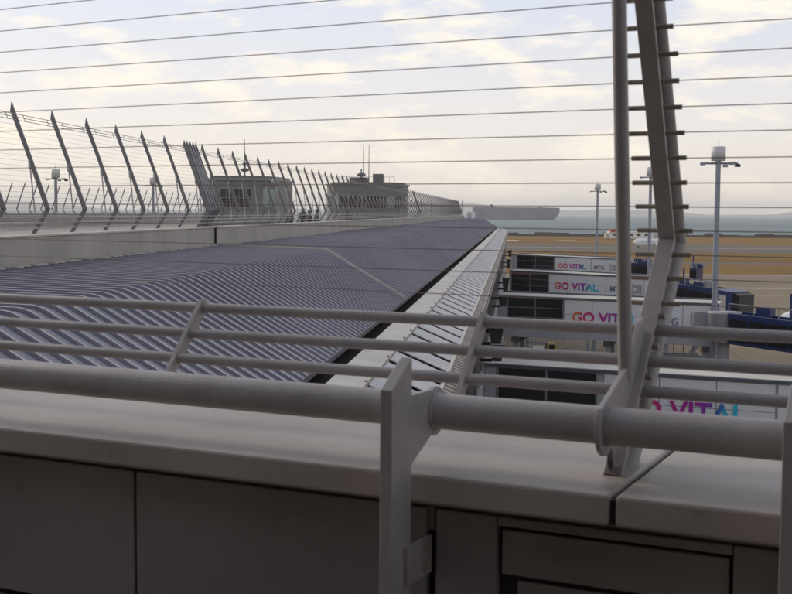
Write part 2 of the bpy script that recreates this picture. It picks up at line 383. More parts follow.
def pillar(x):
    pl = MB()
    for (xx, wd, s0, s1) in ((x, .036, 0, .010), (x + .014, .008, .010, .074)):
        l, u = band(xx, wd, s0, s1); pl.add(l.v, l.f); pl.add(u.v, u.f)
    o = part('pillar', pl, 'pillar', gf, bevel=.0015)
    s = .090; k = mitre(s)
    bp = MB().tube(nn(x + .018, *off(LA, ln, s)), nn(x + .018, *k), .0215, 20).tube(nn(x + .018, *k), nn(x + .018, *off(UT, un, s)), .0215, 20)
    bp.lathe(nn(x + .018, *k), UP, [(-.0215 * math.cos(i * math.pi / 8), .0215 * math.sin(i * math.pi / 8)) for i in range(9)], 16)
    part('rear_pipe', bp, 'pillar', o)
    return o
def cpoint(z):                                         # centre line of the pillar at height z
    s = .044; k = mitre(s)
    if z >= k[1]:
        p = off(UT, un, s); return p[0] + (z - p[1]) * uv[0] / uv[1]
    p = off(LA, ln, s); return p[0] + (z - p[1]) * lv[0] / lv[1]
PX = (-.632, 1.468)
for x in PX:
    po = pillar(x)
    # side plate that wraps the handrail and carries the strut
    g = []
    for k in range(15):
        a = math.radians(140 + k * 11.5); g.append((TWC + .058 * math.cos(a), TZ + .058 * math.sin(a)))
    g += [(2.262, -.497), (LA[0] + .002, LA[1] + .012), (2.478, -.245), (2.462, -.213), (2.435, -.222), (2.34, -.305)]
    part('side_plate', MB().prism([nn(x + .010, *p) for p in g], RN * .010), 'paint', gf, bevel=.0015)
    part('collar', MB().tube(nn(x + .020, TWC, TZ), nn(x + .027, TWC, TZ), TR + .003, 40), 'paint', gf)
    s0 = (2.352, -.33); s1 = (2.352 - .163 * 1.09, .76)
    part('strut', MB().tube(nn(x + .012, *s0), nn(x + .018, *s1), .0142, 24), 'paint', gf)
    part('strut_clamp', MB().box(nn(x, 2.16, .74), RN * .036, WN * .10, UP * .05), 'pillar', gf)
def solve(ratio):
    ratio -= .0015
    z = ratio * 2.6
    for _ in range(40): z = ratio * cpoint(z)
    return z
ZW = [.0685, .0479, .0276, .0077, -.0122, -.0323, -.0521, -.0733]
zt = [solve(q) for q in ZW]; stp = (zt[0] - zt[3]) / 3
zt += [zt[0] + stp * (k + 1) for k in range(25)]
for i, z in enumerate(sorted(zt)):
    w = cpoint(z); sag = rr.uniform(-.0012, .0012)
    wm = MB()
    for xa, xb in ((-9.0, PX[0] + .018), (PX[0] + .018, PX[1] + .018)):
        wm.tube(nn(xa, w + (.505 if xa < -5 else 0), z + sag), nn(xb, w, z), .00105, 6, caps=False)
    part('wire', wm, 'wire', gf)
    for x in PX:
        e0, e1 = rr.uniform(-.003, .003), rr.uniform(-.003, .003)
        fm = MB().tube(nn(x - .054 + e0, w, z), nn(x - .002, w, z), .0052, 12).tube(nn(x + .030, w, z), nn(x + .066 + e1, w, z), .0052, 12)
        fm.tube(nn(x + .0225, w, z), nn(x + .034, w, z), .0066, 6)
        fm.tube(nn(x - .004, w, z), nn(x + .0135, w, z), .0062, 6)
        part('ferrule', fm, 'steel', gf)
for rz in (-.0962, -.1225, -.1485):
    z = solve(rz); w = cpoint(z)
    part('rail', MB().tube(nn(X0, w, z), nn(X1, w, z), .0128, 24), 'paint', gf)
    for x in PX:
        zb = z + .03; wb_ = cpoint(zb) - .012
        part('rail_bolt', MB().tube(nn(x + .022, wb_, zb), nn(x + .030, wb_, zb), .0135, 6).tube(nn(x + .030, wb_, zb), nn(x + .044, wb_, zb), .0075, 10), 'paint', gf)
for x in (-1.775, -1.005, -3.2, -4.2, -.25, .8):
    pts = [(cpoint(-.43) + .016, -.432), (cpoint(-.43) - .016, -.428), (cpoint(-.232) - .018, -.225), (cpoint(-.232) + .016, -.236)]
    part('baluster', MB().prism([nn(x, *p) for p in pts], RN * .012), 'paint', gf)

# ------------------------------------------------------------------ concourse roof
cb = thing('concourse_building', 'long airport concourse with ribbed blue grey metal roof running into the distance', 'building', cc(-4, 20, -13.5))
A0, A1 = 3.0, 160.0
prof = [(-6.42, -.755)]
cr_b, cr_z = -3.99, -.832; ev_b, ev_z = -2.29, -1.845; sl = (ev_z - cr_z) / (ev_b - cr_b)
for k in range(9):                                    # rounded crease
    t = k / 8; u = -.09 + .18 * t
    prof.append((cr_b + u, -.829 + sl * (u + .09) ** 2 / (2 * .18)))
prof.append((ev_b, ev_z + .0))
SEAM = 25.3
def roof_sheet(a0, a1):
    m = MB(); n = len(prof); vs = [cc(b, a0, z) for b, z in prof] + [cc(b, a1, z) for b, z in prof]
    m.add(vs, [(i, i + 1, n + i + 1, n + i) for i in range(n - 1)], True)
    vs2 = [cc(ev_b, a0, ev_z), cc(ev_b, a1, ev_z), cc(ev_b, a1, ev_z - .07), cc(ev_b, a0, ev_z - .07)]
    m.add(vs2, [(0, 1, 2, 3)]); return m
bounds = [A0, SEAM, 44.7, 64.1, 83.5, 102.9, 122.3, 141.7, A1]
for a0, a1 in zip(bounds[:-1], bounds[1:]):
    part('roof_sheet', roof_sheet(a0, a1 - .02), 'roof', cb)
    if a1 < A1:
        m = MB(); h = .055 if a1 < 30 else .03
        for w0, w1 in ((-.075, -.045), (.045, .075)):
            for (b0, z0), (b1, z1) in zip(prof[:-1], prof[1:]):
                m.add([cc(b0, a1 + w0, z0 + .001), cc(b1, a1 + w0, z1 + .001), cc(b1, a1 + w1, z1 + .001), cc(b0, a1 + w1, z0 + .001),
                       cc(b0, a1 + w0, z0 + h), cc(b1, a1 + w0, z1 + h), cc(b1, a1 + w1, z1 + h), cc(b0, a1 + w1, z0 + h)],
                      [(0, 1, 5, 4), (2, 3, 7, 6), (4, 5, 6, 7), (1, 2, 6, 5)])
        part('expansion_joint', m, 'cream' if a1 < 30 else 'roof', cb)
RS = .285
def rib_mesh(a, mb):
    h = .026; w0, w1 = .034, .022; secs = []
    for b, z in prof: secs += [cc(b, a - w0, z - .001), cc(b, a - w1, z + h), cc(b, a + w1, z + h), cc(b, a + w0, z - .001)]
    fs = []
    for i in range(len(prof) - 1):
        k = 4 * i
        for j in range(3): fs.append((k + j, k + 4 + j, k + 5 + j, k + 1 + j))
    e = 4 * (len(prof) - 1); fs.append((e, e + 3, e + 2, e + 1))
    fs = [tuple(reversed(f)) for f in fs]
    mb.add(secs, fs)
    mb.sm[-len(fs):] = [False] * len(fs)
nr = int((A1 - A0) / RS) - 1
m0 = MB(); rib_mesh(0, m0); rme, rc = mesh_of('roof_rib', m0, 'rib_lit_top')
def lit_tops_only(me):  # rib tops painted lighter as if catching sun; sides keep the roof colour
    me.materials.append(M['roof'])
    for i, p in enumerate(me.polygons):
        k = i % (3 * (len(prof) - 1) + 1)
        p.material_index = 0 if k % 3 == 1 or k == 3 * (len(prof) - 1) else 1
lit_tops_only(rme)
far = MB()
for i in range(nr):
    a = A0 + .2 + i * RS
    if any(abs(a - x) < .13 for x in bounds[1:-1]): continue
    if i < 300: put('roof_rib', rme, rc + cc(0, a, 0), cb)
    else: rib_mesh(a, far)
lit_tops_only(part('roof_rib', far, 'rib_lit_top', cb, kind='stuff').data)
# box gutter with its shadow painted in near-black, cream gutter flange, canopy panels, outer trim
part('gutter', MB().add([cc(-2.55, A0, -2.12), cc(-1.95, A0, -2.12), cc(-1.95, A1, -2.12), cc(-2.55, A1, -2.12)], [(0, 1, 2, 3)]), 'seal_and_shade', cb)
fl = MB().prism([cc(-2.06, A0, -2.1), cc(-2.06, A0, -1.905), cc(-1.69, A0, -1.972), cc(-1.69, A0, -2.1)], AA * S * (A1 - A0))
part('gutter_flange', fl, 'cream', cb)
part('flange_lip', MB().prism([cc(-1.688, A0, -2.1), cc(-1.688, A0, -1.945), cc(-1.655, A0, -1.950), cc(-1.655, A0, -2.1)], AA * S * (A1 - A0)), 'cream', cb)
pn = 1.2; k = 0; a = 4.0
pm = MB(); tz0, tz1 = -1.985, -2.285; tb0, tb1 = -1.645, -.945
pm.prism([cc(tb0, .022, tz0), cc(tb1, .022, tz1), cc(tb1, .022, tz1 - .016), cc(tb0, .022, tz0 - .016)], AA * S * (pn - .27))
pme, pc = mesh_of('canopy_panel', pm, 'ppanel')
bm_ = MB().box(cc(-1.686, -.03, -1.95), BB * S * .03, AA * S * .06, UP * S * .02); bme, bc = mesh_of('clip', bm_, 'steel')
while a < A1 - pn:
    put('canopy_panel', pme, pc + cc(0, a, 0), cb); put('clip', bme, bc + cc(0, a, 0), cb); a += pn
part('panel_backing', MB().prism([cc(tb0, A0, tz0 - .12), cc(tb1, A0, tz1 - .12), cc(tb1, A0, tz1 - .15), cc(tb0, A0, tz0 - .15)], AA * S * (A1 - A0)), 'seal_and_shade', cb)
part('edge_trim', MB().prism([cc(-.943, A0, -2.38), cc(-.943, A0, -2.275), cc(-.895, A0, -2.28), cc(-.895, A0, -2.38)], AA * S * (A1 - A0)), 'cream', cb)
# louvre fins below the trim and two side rails
fm = MB().prism([cc(-.893, 0, -2.30), cc(-.74, 0, -2.36), cc(-.74, 0, -2.66), cc(-.893, 0, -2.62)], AA * S * .05); fme, fc = mesh_of('louvre_fin', fm, 'cream')
stuff = MB(); a = 4.0; cnt = 0
while a < A1 - .3:
    if cnt < 290: put('louvre_fin', fme, fc + cc(0, a, 0), cb)
    else: stuff.prism([cc(-.893, a, -2.30), cc(-.74, a, -2.36), cc(-.74, a, -2.66), cc(-.893, a, -2.62)], AA * S * .05)
    a += .30; cnt += 1
part('louvre_fin', stuff, 'cream', cb, kind='stuff')
part('louvre_rail', MB().box(cc(-.738, A0, -2.37), BB * S * .014, AA * S * (A1 - A0), UP * S * .022), 'cream', cb)
part('louvre_back', MB().box(cc(-.94, A0, -2.64), BB * S * .03, AA * S * (A1 - A0), UP * S * .24), 'seal_and_shade', cb)
# side wall: cladding panels and window bands
part('wall', MB().box(cc(-6.3, A0, -13.45), BB * S * 5.2, AA * S * (A1 - A0), UP * S * 11.2), 'under', cb)
for j in range(26):
    a0 = 3 + j * 6.0
    for z0, z1, mm, nm in ((-3.7, -2.64, 'bridgewall', 'wall_panel'), (-5.45, -3.74, 'glass', 'window'), (-8.4, -5.49, 'bridgewall', 'wall_panel'), (-10.6, -8.44, 'glass', 'window'), (-13.4, -10.64, 'bridgewall', 'wall_panel')):
        part(nm, MB().box(cc(-1.10, a0, z0), BB * S * (.10 if mm != 'glass' else .04), AA * S * 5.95, UP * S * (z1 - z0)), mm, cb)
        if nm == 'window' and j < 14:
            for q in (2.0, 4.0): part('mullion', MB().box(cc(-1.055, a0 + q, z0), BB * S * .04, AA * S * .06, UP * S * (z1 - z0)), 'frame', cb)
# roof-side parapet below the far fence
for (a0, a1) in ((3.0, SEAM - .04), (SEAM + .04, 63.0), (63.08, 110), (110.08, 153.5)):
    part('parapet_panel', MB().box(cc(-6.75, a0, -1.3), BB * S * .35, AA * S * (a1 - a0), UP * S * .93), 'beige', cb)
    part('parapet_cap', MB().box(cc(-6.80, a0, -.368), BB * S * .42, AA * S * (a1 - a0), UP * S * .022), 'cream', cb)
part('joint_cover', MB().box(cc(-6.40, SEAM - .035, -.80), BB * S * .035, AA * S * .07, UP * S * .44), 'seal_and_shade', cb)
mm = MB()
for i in range(60):
    mm.box(cc(-6.36, 6 + i * .62, -.756), BB * S * .10, AA * S * .40, UP * S * .028)
part('flashing_block', mm, 'cream', cb, kind='stuff')
struct('sky_deck_floor', MB().box(cc(-31, 3, -1.3), BB * S * 24.2, AA * S * 150, UP * S * .19), 'skydeck')
ow_ = thing('deck_parapet', 'long pale low parapet wall under the opposite deck fence', 'wall', cc(-28.6, 60, -1.1))
for k_ in range(16):
    part('wall_panel', MB().box(cc(-28.75, 40 + k_ * 7, -1.105), BB * S * .3, AA * S * 6.94, UP * S * .80), 'beige', ow_)
    part('cap', MB().box(cc(-28.8, 40 + k_ * 7, -.30), BB * S * .4, AA * S * 6.97, UP * S * .04), 'cream', ow_)

# ------------------------------------------------------------------ far deck fences
def far_fence(name, label, b0, side, a_start, a_end, step, extra, detail=True, hs=1.0):
    """side +1: pillars lean towards -b (inward seen from the right edge); -1 mirrored"""
    t = thing(name, label, 'fence', cc(b0, a_start, -.4))
    def q(db, a, z): return cc(b0 - side * db, a, z * hs)
    pm = MB(); tk = .030
    lo = [(.28, -.45), (.215, -.45), (-.035, .0), (.03, .0)]; hi = [(.035, -.02), (-.04, 0.0), (.515, 1.50), (.535, 1.50), (.55, 1.44)]
    # lower member and tapered upper member
    pm.prism([q(d, 0, z) for d, z in ((.29, -.42), (.235, -.42), (-.03, .0), (.03, .02))], AA * S * tk)
    pm.prism([q(d, 0, z) for d, z in ((.032, -.02), (-.03, 0.0), (.27, .84), (.52, 1.53), (.54, 1.40), (.33, .84))], AA * S * tk)
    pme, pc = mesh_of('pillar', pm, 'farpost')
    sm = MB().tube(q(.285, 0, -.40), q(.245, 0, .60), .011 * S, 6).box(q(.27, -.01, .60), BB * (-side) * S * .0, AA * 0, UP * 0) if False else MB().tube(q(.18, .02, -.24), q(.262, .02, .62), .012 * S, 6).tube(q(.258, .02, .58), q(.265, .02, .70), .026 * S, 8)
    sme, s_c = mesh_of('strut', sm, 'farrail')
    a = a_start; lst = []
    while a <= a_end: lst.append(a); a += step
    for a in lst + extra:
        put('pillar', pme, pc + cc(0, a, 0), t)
        if detail: put('strut', sme, s_c + cc(0, a, 0), t)
    ext = a_end
    for d, z, rad, m in ((.275, -.385, .022, 'farrail'), (.18, -.27, .012, 'farrail'), (.13, -.19, .012, 'farrail'), (.085, -.115, .012, 'farrail')):
        part('rail', MB().tube(q(d - .03, a_start - 3 if detail else a_start, z), q(d - .03, a_end, z), rad * S, 6), m, t)
    if detail:
        for z in (1.36, 1.315, 1.27):
            part('top_rail', MB().tube(q(.35 * z, a_start - 3, z), q(.35 * z, a_end, z), .0055 * S, 5), 'farrail', t)
        mm = MB()
        for a in lst[:60]:
            for f in (.2, .8): mm.tube(q(.35 * 1.27, a + step * f, 1.27), q(.35 * 1.36, a + step * f, 1.36), .006 * S, 4)
        part('tie', mm, 'farrail', t)
    z = -.06
    while z < 1.25:
        part('wire', MB().tube(q(max(0, .35 * z), a_start - 3 if detail else a_start, z), q(max(0, .35 * z), a_end, z), .0016 * S, 3, caps=False), 'farwire', t)
        z += .074 if detail else .15
    if detail:
        for k in range(7):
            f = (k + .5) / 7; part('wire', MB().tube(q(.27 * f, a_start - 3, -.385 * f), q(.27 * f, a_end, -.385 * f), .0035 * S, 4, caps=False), 'farrail', t)
    return t, q
f1, q1 = far_fence('deck_fence', 'long row of tall leaning grey fence pillars along the left side of the roof', -6.65, 1, 15.15 - .0, 153.2, 1.5, [25.88, 26.12, 26.36, 26.6, 84.6, 84.9])
cp_ = MB()
for poly in (((.27, -.41), (.25, -.41), (-.005, .0), (.012, .0)), ((.012, 0), (-.005, 0), (.275, .84), (.50, 1.42), (.515, 1.40), (.30, .84))):
    cp_.prism([q1(d, 25.9, z) for d, z in poly], AA * S * .70)
part('cluster_panel', cp_, 'farpost', f1)
# end return of the fence
er = MB()
for d in range(6):
    er.prism([cc(-6.65 - .5 - d * 1.4, 153.4, z) if False else cc(-6.65 - d * 1.3 - x, 153.4, z) for x, z in ((0, -.42), (.08, -.42), (.08, 1.5), (0, 1.5))], AA * S * .1)
part('end_frame', er, 'farpost', f1)
f2, q2 = far_fence('opposite_deck_fence', 'distant fence of small thin leaning pillars across the sky deck, far left', -28.2, -1, 52, 150, 1.75, [], detail=False)
# ------------------------------------------------------------------ pavilions on the deck
def pavilion(label, b0, b1, a0, dep, ztop, wins, round_end):
    t = thing('deck_pavilion', label, 'building', cc((b0 + b1) / 2, a0, -1.1), 'pavilions on the sky deck')
    W = b1 - b0; zb = -1.108
    if round_end:
        n = 24; pts = []
        for i in range(n):
            an = 2 * math.pi * i / n; cx = (b0 + b1) / 2
            e = 2.6
            cxp = abs(math.cos(an)) ** (2 / e) * (1 if math.cos(an) >= 0 else -1); syp = abs(math.sin(an)) ** (2 / e) * (1 if math.sin(an) >= 0 else -1)
            pts.append((cx + W / 2 * cxp, a0 + dep / 2 + dep / 2 * syp))
    else:
        ch = .5; pts = [(b0, a0), (b1 - ch * 1.6, a0), (b1, a0 + ch * 2.2), (b1, a0 + dep), (b0, a0 + dep)]
    def ring(z, g=0):
        cx = sum(p[0] for p in pts) / len(pts); cy = sum(p[1] for p in pts) / len(pts); r = []
        for x, y in pts:
            dx, dy = x - cx, y - cy; l = math.hypot(dx, dy); r.append(cc(x + dx / l * g, y + dy / l * g, z))
        return r
    part('wall', MB().prism(ring(zb), UP * S * (ztop - zb)), 'green', t)
    part('roof', MB().prism(ring(ztop + .01, .16), UP * S * .13), 'greentrim', t)
    part('parapet', MB().prism(ring(ztop + .15, -.3), UP * S * .16), 'green', t)
    if round_end:
        nn_ = len(pts)
        for i in range(nn_):
            p, q = pts[i], pts[(i + 1) % nn_]
            if (p[1] + q[1]) / 2 > a0 + dep * .6: continue
            P, Q = cc(p[0], p[1], wins[0]), cc(q[0], q[1], wins[0]); d = Q - P; nrm = V((d.y, -d.x, 0)).normalized()
            part('window', MB().box(P + d * .06 + nrm * -.02, d * .93, nrm * .06, UP * S * (wins[1] - wins[0])), 'glass' if i % 5 else 'glass_pale', t)
    else:
        nw = 5
        wx0, wx1 = b0 + W * .20, b0 + W * .68
        for i in range(nw):
            x = wx0 + (wx1 - wx0) * i / nw
            for j in range(2):
                z0 = wins[0] + (wins[1] - wins[0]) * j / 2
                part('window', MB().box(cc(x + .02, a0 - .05, z0 + .03), BB * S * ((wx1 - wx0) / nw - .045), AA * S * .06, UP * S * ((wins[1] - wins[0]) / 2 - .04)), 'glass', t)
        part('window_frame', MB().box(cc(wx0 - .05, a0 - .025, wins[0] - .04), BB * S * (wx1 - wx0 + .08), AA * S * .02, UP * S * (wins[1] - wins[0] + .08)), 'greentrim', t)
        # glazed corner on the right
        P, Q = cc(b1 - ch * 1.6, a0, wins[0]), cc(b1, a0 + ch * 2.2, wins[0]); d = Q - P; nrm = V((d.y, -d.x, 0)).normalized()
        for f in (.06, .52): part('corner_window', MB().box(P + d * f + nrm * -.02, d * .42, nrm * .05, UP * S * (wins[1] - wins[0])), 'glass_pale', t)
    return t
p1 = pavilion('green grey rooftop pavilion with dark window grid and a ringed aerial on top', -20.8, -16.2, 80, 7, 2.05, (.27, 1.47), False)
part('aerial', MB().lathe(cc(-18.4, 81, 2.3), UP, [(0, .3), (.12, .3), (.18, .08), (.5, .08), (.55, .3), (.68, .45), (.78, .45), (.85, .12), (1.2, .12), (1.3, .28), (1.4, .06), (1.8, .05), (3.6, .02)], 12), 'farpost', p1)
part('dish', MB().lathe(cc(-16.0, 79.6, 1.95), V((-.3, -1, .1)), [(0, .40), (.08, .36), (.16, .15), (.2, 0)], 16).tube(cc(-16.0, 79.8, -1.1), cc(-16.0, 79.8, 1.95), .05), 'greentrim', p1)
p2 = pavilion('long rounded green grey rooftop pavilion carrying two tall antennas', -18.6, -10.6, 115, 9, 2.55, (.4, 1.45), True)
for b in (-14.9, -14.35):
    part('antenna', MB().tube(cc(b, 118, 2.8), cc(b, 118, 6.6), .07, 6, .03), 'farpost', p2)
rl = MB()
for i in range(12):
    rl.tube(cc(-17.2 + i * .5, 117, 2.8), cc(-17.2 + i * .5, 117, 3.4), .03, 4)
rl.tube(cc(-17.2, 117, 3.4), cc(-11.7, 117, 3.4), .03, 4).box(cc(-16.2, 117.5, 2.72), BB * 2.4, AA * 2, UP * .9).box(cc(-13.9, 117.5, 2.72), BB * 1.4, AA * 2, UP * 1.4)
rl.lathe(cc(-15.0, 117.2, 2.8), UP, [(0, .1), (.9, .1), (1.0, .6), (1.3, .6), (1.4, .1), (1.9, .1)], 10)
part('roof_equipment', rl, 'farpost', p2)
for i, b in enumerate((-16.4, -15.6)): pass
wb = thing('rooftop_cabinet', 'small rounded white cabinet at the far end of the concourse roof', 'cabinet', cc(-6.2, 158, -.76))
pts = [cc(-6.3, 156, -.75)] + [cc(-5.75 - .55 * math.cos(math.radians(t)), 156, -.05 + .2 * math.sin(math.radians(t))) for t in range(0, 181, 20)] + [cc(-5.2, 156, -.75)]
part('body', MB().prism(pts, AA * 3), 'white', wb); part('door', MB().box(cc(-6.0, 155.96, -.7), BB * .6, AA * .05, UP * .85), 'cream', wb)
# people standing on the deck
def person(b, a, hgt, label, coat, turn, bag=False):
    base = cc(b, a, -1.108); t = thing('person', label, 'person', base, None); k = hgt / 1.7
    ct, st = math.cos(turn), math.sin(turn)
    def P(x, y, z): return base + V((x * ct - y * st, x * st + y * ct, z)) * k
    me = bpy.data.meshes.new('body')
    vs = [(0, 0, .95), (0, 0, 1.12), (0, 0, 1.32), (0, .0, 1.46), (0, .01, 1.52), (-.10, 0, .88), (-.11, .02, .48), (-.11, -.03, .08), (-.11, .09, .04),
          (.10, 0, .88), (.11, .03, .48), (.12, -.01, .08), (.12, .11, .04), (-.19, 0, 1.40), (-.25, .02, 1.14), (-.22, .14, .95), (.19, 0, 1.40), (.25, .03, 1.14), (.22, .16, .95)]
    ed = [(0, 1), (1, 2), (2, 3), (3, 4), (0, 5), (5, 6), (6, 7), (7, 8), (0, 9), (9, 10), (10, 11), (11, 12), (3, 13), (13, 14), (14, 15), (3, 16), (16, 17), (17, 18)]
    rad = [.15, .15, .17, .12, .06, .10, .07, .05, .045, .10, .07, .05, .045, .07, .055, .04, .07, .055, .04]
    me.from_pydata([tuple(P(*v) - base) for v in vs], ed, []); me.materials.append(M[coat])
    o = put('body', me, base, t)
    sk = o.modifiers.new('skin', 'SKIN'); 
    for i, r in enumerate(rad): me.skin_vertices[0].data[i].radius = (r * k, r * k * .8)
    me.skin_vertices[0].data[0].use_root = True
    o.modifiers.new('sub', 'SUBSURF').levels = 1; o.modifiers['sub'].render_levels = 1
    hd = MB().lathe(P(0, .02, 1.50), UP, [(0, .03), (.02, .06), (.07, .075), (.13, .085), (.18, .075), (.22, .03), (.23, 0)], 12)
    h = part('head', hd, 'skin', t)
    part('nose', MB().lathe(P(0, .10, 1.60), V((-st, ct, 0)), [(0, .018), (.02, .012), (.03, 0)], 6), 'skin', h)
    part('hair', MB().lathe(P(0, -.01, 1.58), UP, [(-.05, .05), (0, .088), (.07, .097), (.12, .08), (.16, .03), (.165, 0)], 12), 'hair', t)
    for s in (-1, 1): part('hand', MB().lathe(P(.22 * s, .15, .88), UP, [(0, .02), (.03, .035), (.08, .03), (.1, .01)], 8), 'skin', t)
    if bag: part('hood', MB().lathe(P(0, -.05, 1.42), UP, [(0, .10), (.06, .13), (.12, .10)], 10), coat, t)
person(-8.5, 45.2, 1.60, 'leftmost person in dark coat standing behind the leaning fence', 'coat', 2.4)
person(-8.3, 46.8, 1.72, 'tallest person in dark coat beside the grey coated person behind the fence', 'coat', .5, True)
person(-8.15, 47.4, 1.56, 'person in dark jacket standing close against the tallest person behind the fence', 'coat', -.9)
person(-8.1, 49.0, 1.66, 'person in grey coat standing just right of the dark coated pair', 'coat2', 1.2)
person(-8.0, 57.5, 1.60, 'lone person in dark coat farthest along the deck in front of the rounded pavilion', 'coat', 0)
bc_ = thing('blue_cover', 'small blue tarpaulin folded by the base of the far deck fence', 'tarpaulin', cc(-7.2, 86.5, -.6))
part('sheet', MB().prism([cc(-7.4, 86, -.70), cc(-6.95, 86, -.70), cc(-7.0, 86, -.28), cc(-7.2, 86, -.22), cc(-7.38, 86, -.40)], AA * 1.3), 'bluecloth', bc_)

# ------------------------------------------------------------------ light masts
def mast(px_b, a, ztop, label, small=False, arm=1):
    t = thing('light_mast', label, 'light mast', cc(px_b, a, -13.5), 'apron light masts')
    r = .26; base = cc(px_b, a, -13.5); top = cc(px_b, a, ztop)
    H = top.z - base.z
    part('pole', MB().tube(base, top - UP * 1.1, r * 1.15, 16, r * .85), 'mast', t)
    part('drum', MB().lathe(top - UP * 1.25, UP, [(0, .3), (.02, .62), (1.2, .62), (1.25, .55), (1.27, .1)], 20), 'drum', t)
    part('aerial', MB().tube(top, top + UP * .7, .03, 5), 'mast', t)
    part('arm', MB().tube(top - UP * 1.45 - BB * 1.5, top - UP * 1.45 + BB * 1.7, .09, 8).tube(top - UP * 1.3 - BB * .2 - AA * .9, top - UP * 1.3 - AA * -.9, .07, 8), 'mast', t)
    for dx, dz, s in ((-1.35, -1.5, .4), (.6, -1.66, .4), (1.25, -1.42, .5), (1.65, -1.62, .45)):
        c = top + BB * dx + UP * dz
        lm = part('lamp', MB().box(c - BB * s * .5 - AA * .2 - UP * s * .3, BB * s, AA * .35, UP * s * .55), 'black' if dx > 1.6 else 'mast', t)
    part('base_plate', MB().box(base - BB * .5 - AA * .5, BB, AA, UP * .4), 'col', t)
mast(12.62, 77, 4.22, 'nearest grey apron light mast, rising right of the big leaning pillar')
mast(13.89, 126, 4.80, 'middle light mast, partly hidden behind the big leaning pillar')
mast(11.9, 176, 4.25, 'far light mast standing left of the thin strut')
mast(-49.4, 126, 4.30, 'leftmost light mast beyond the sky deck fence')
mast(-47.8, 156, 4.30, 'second light mast from the left beyond the sky deck fence')

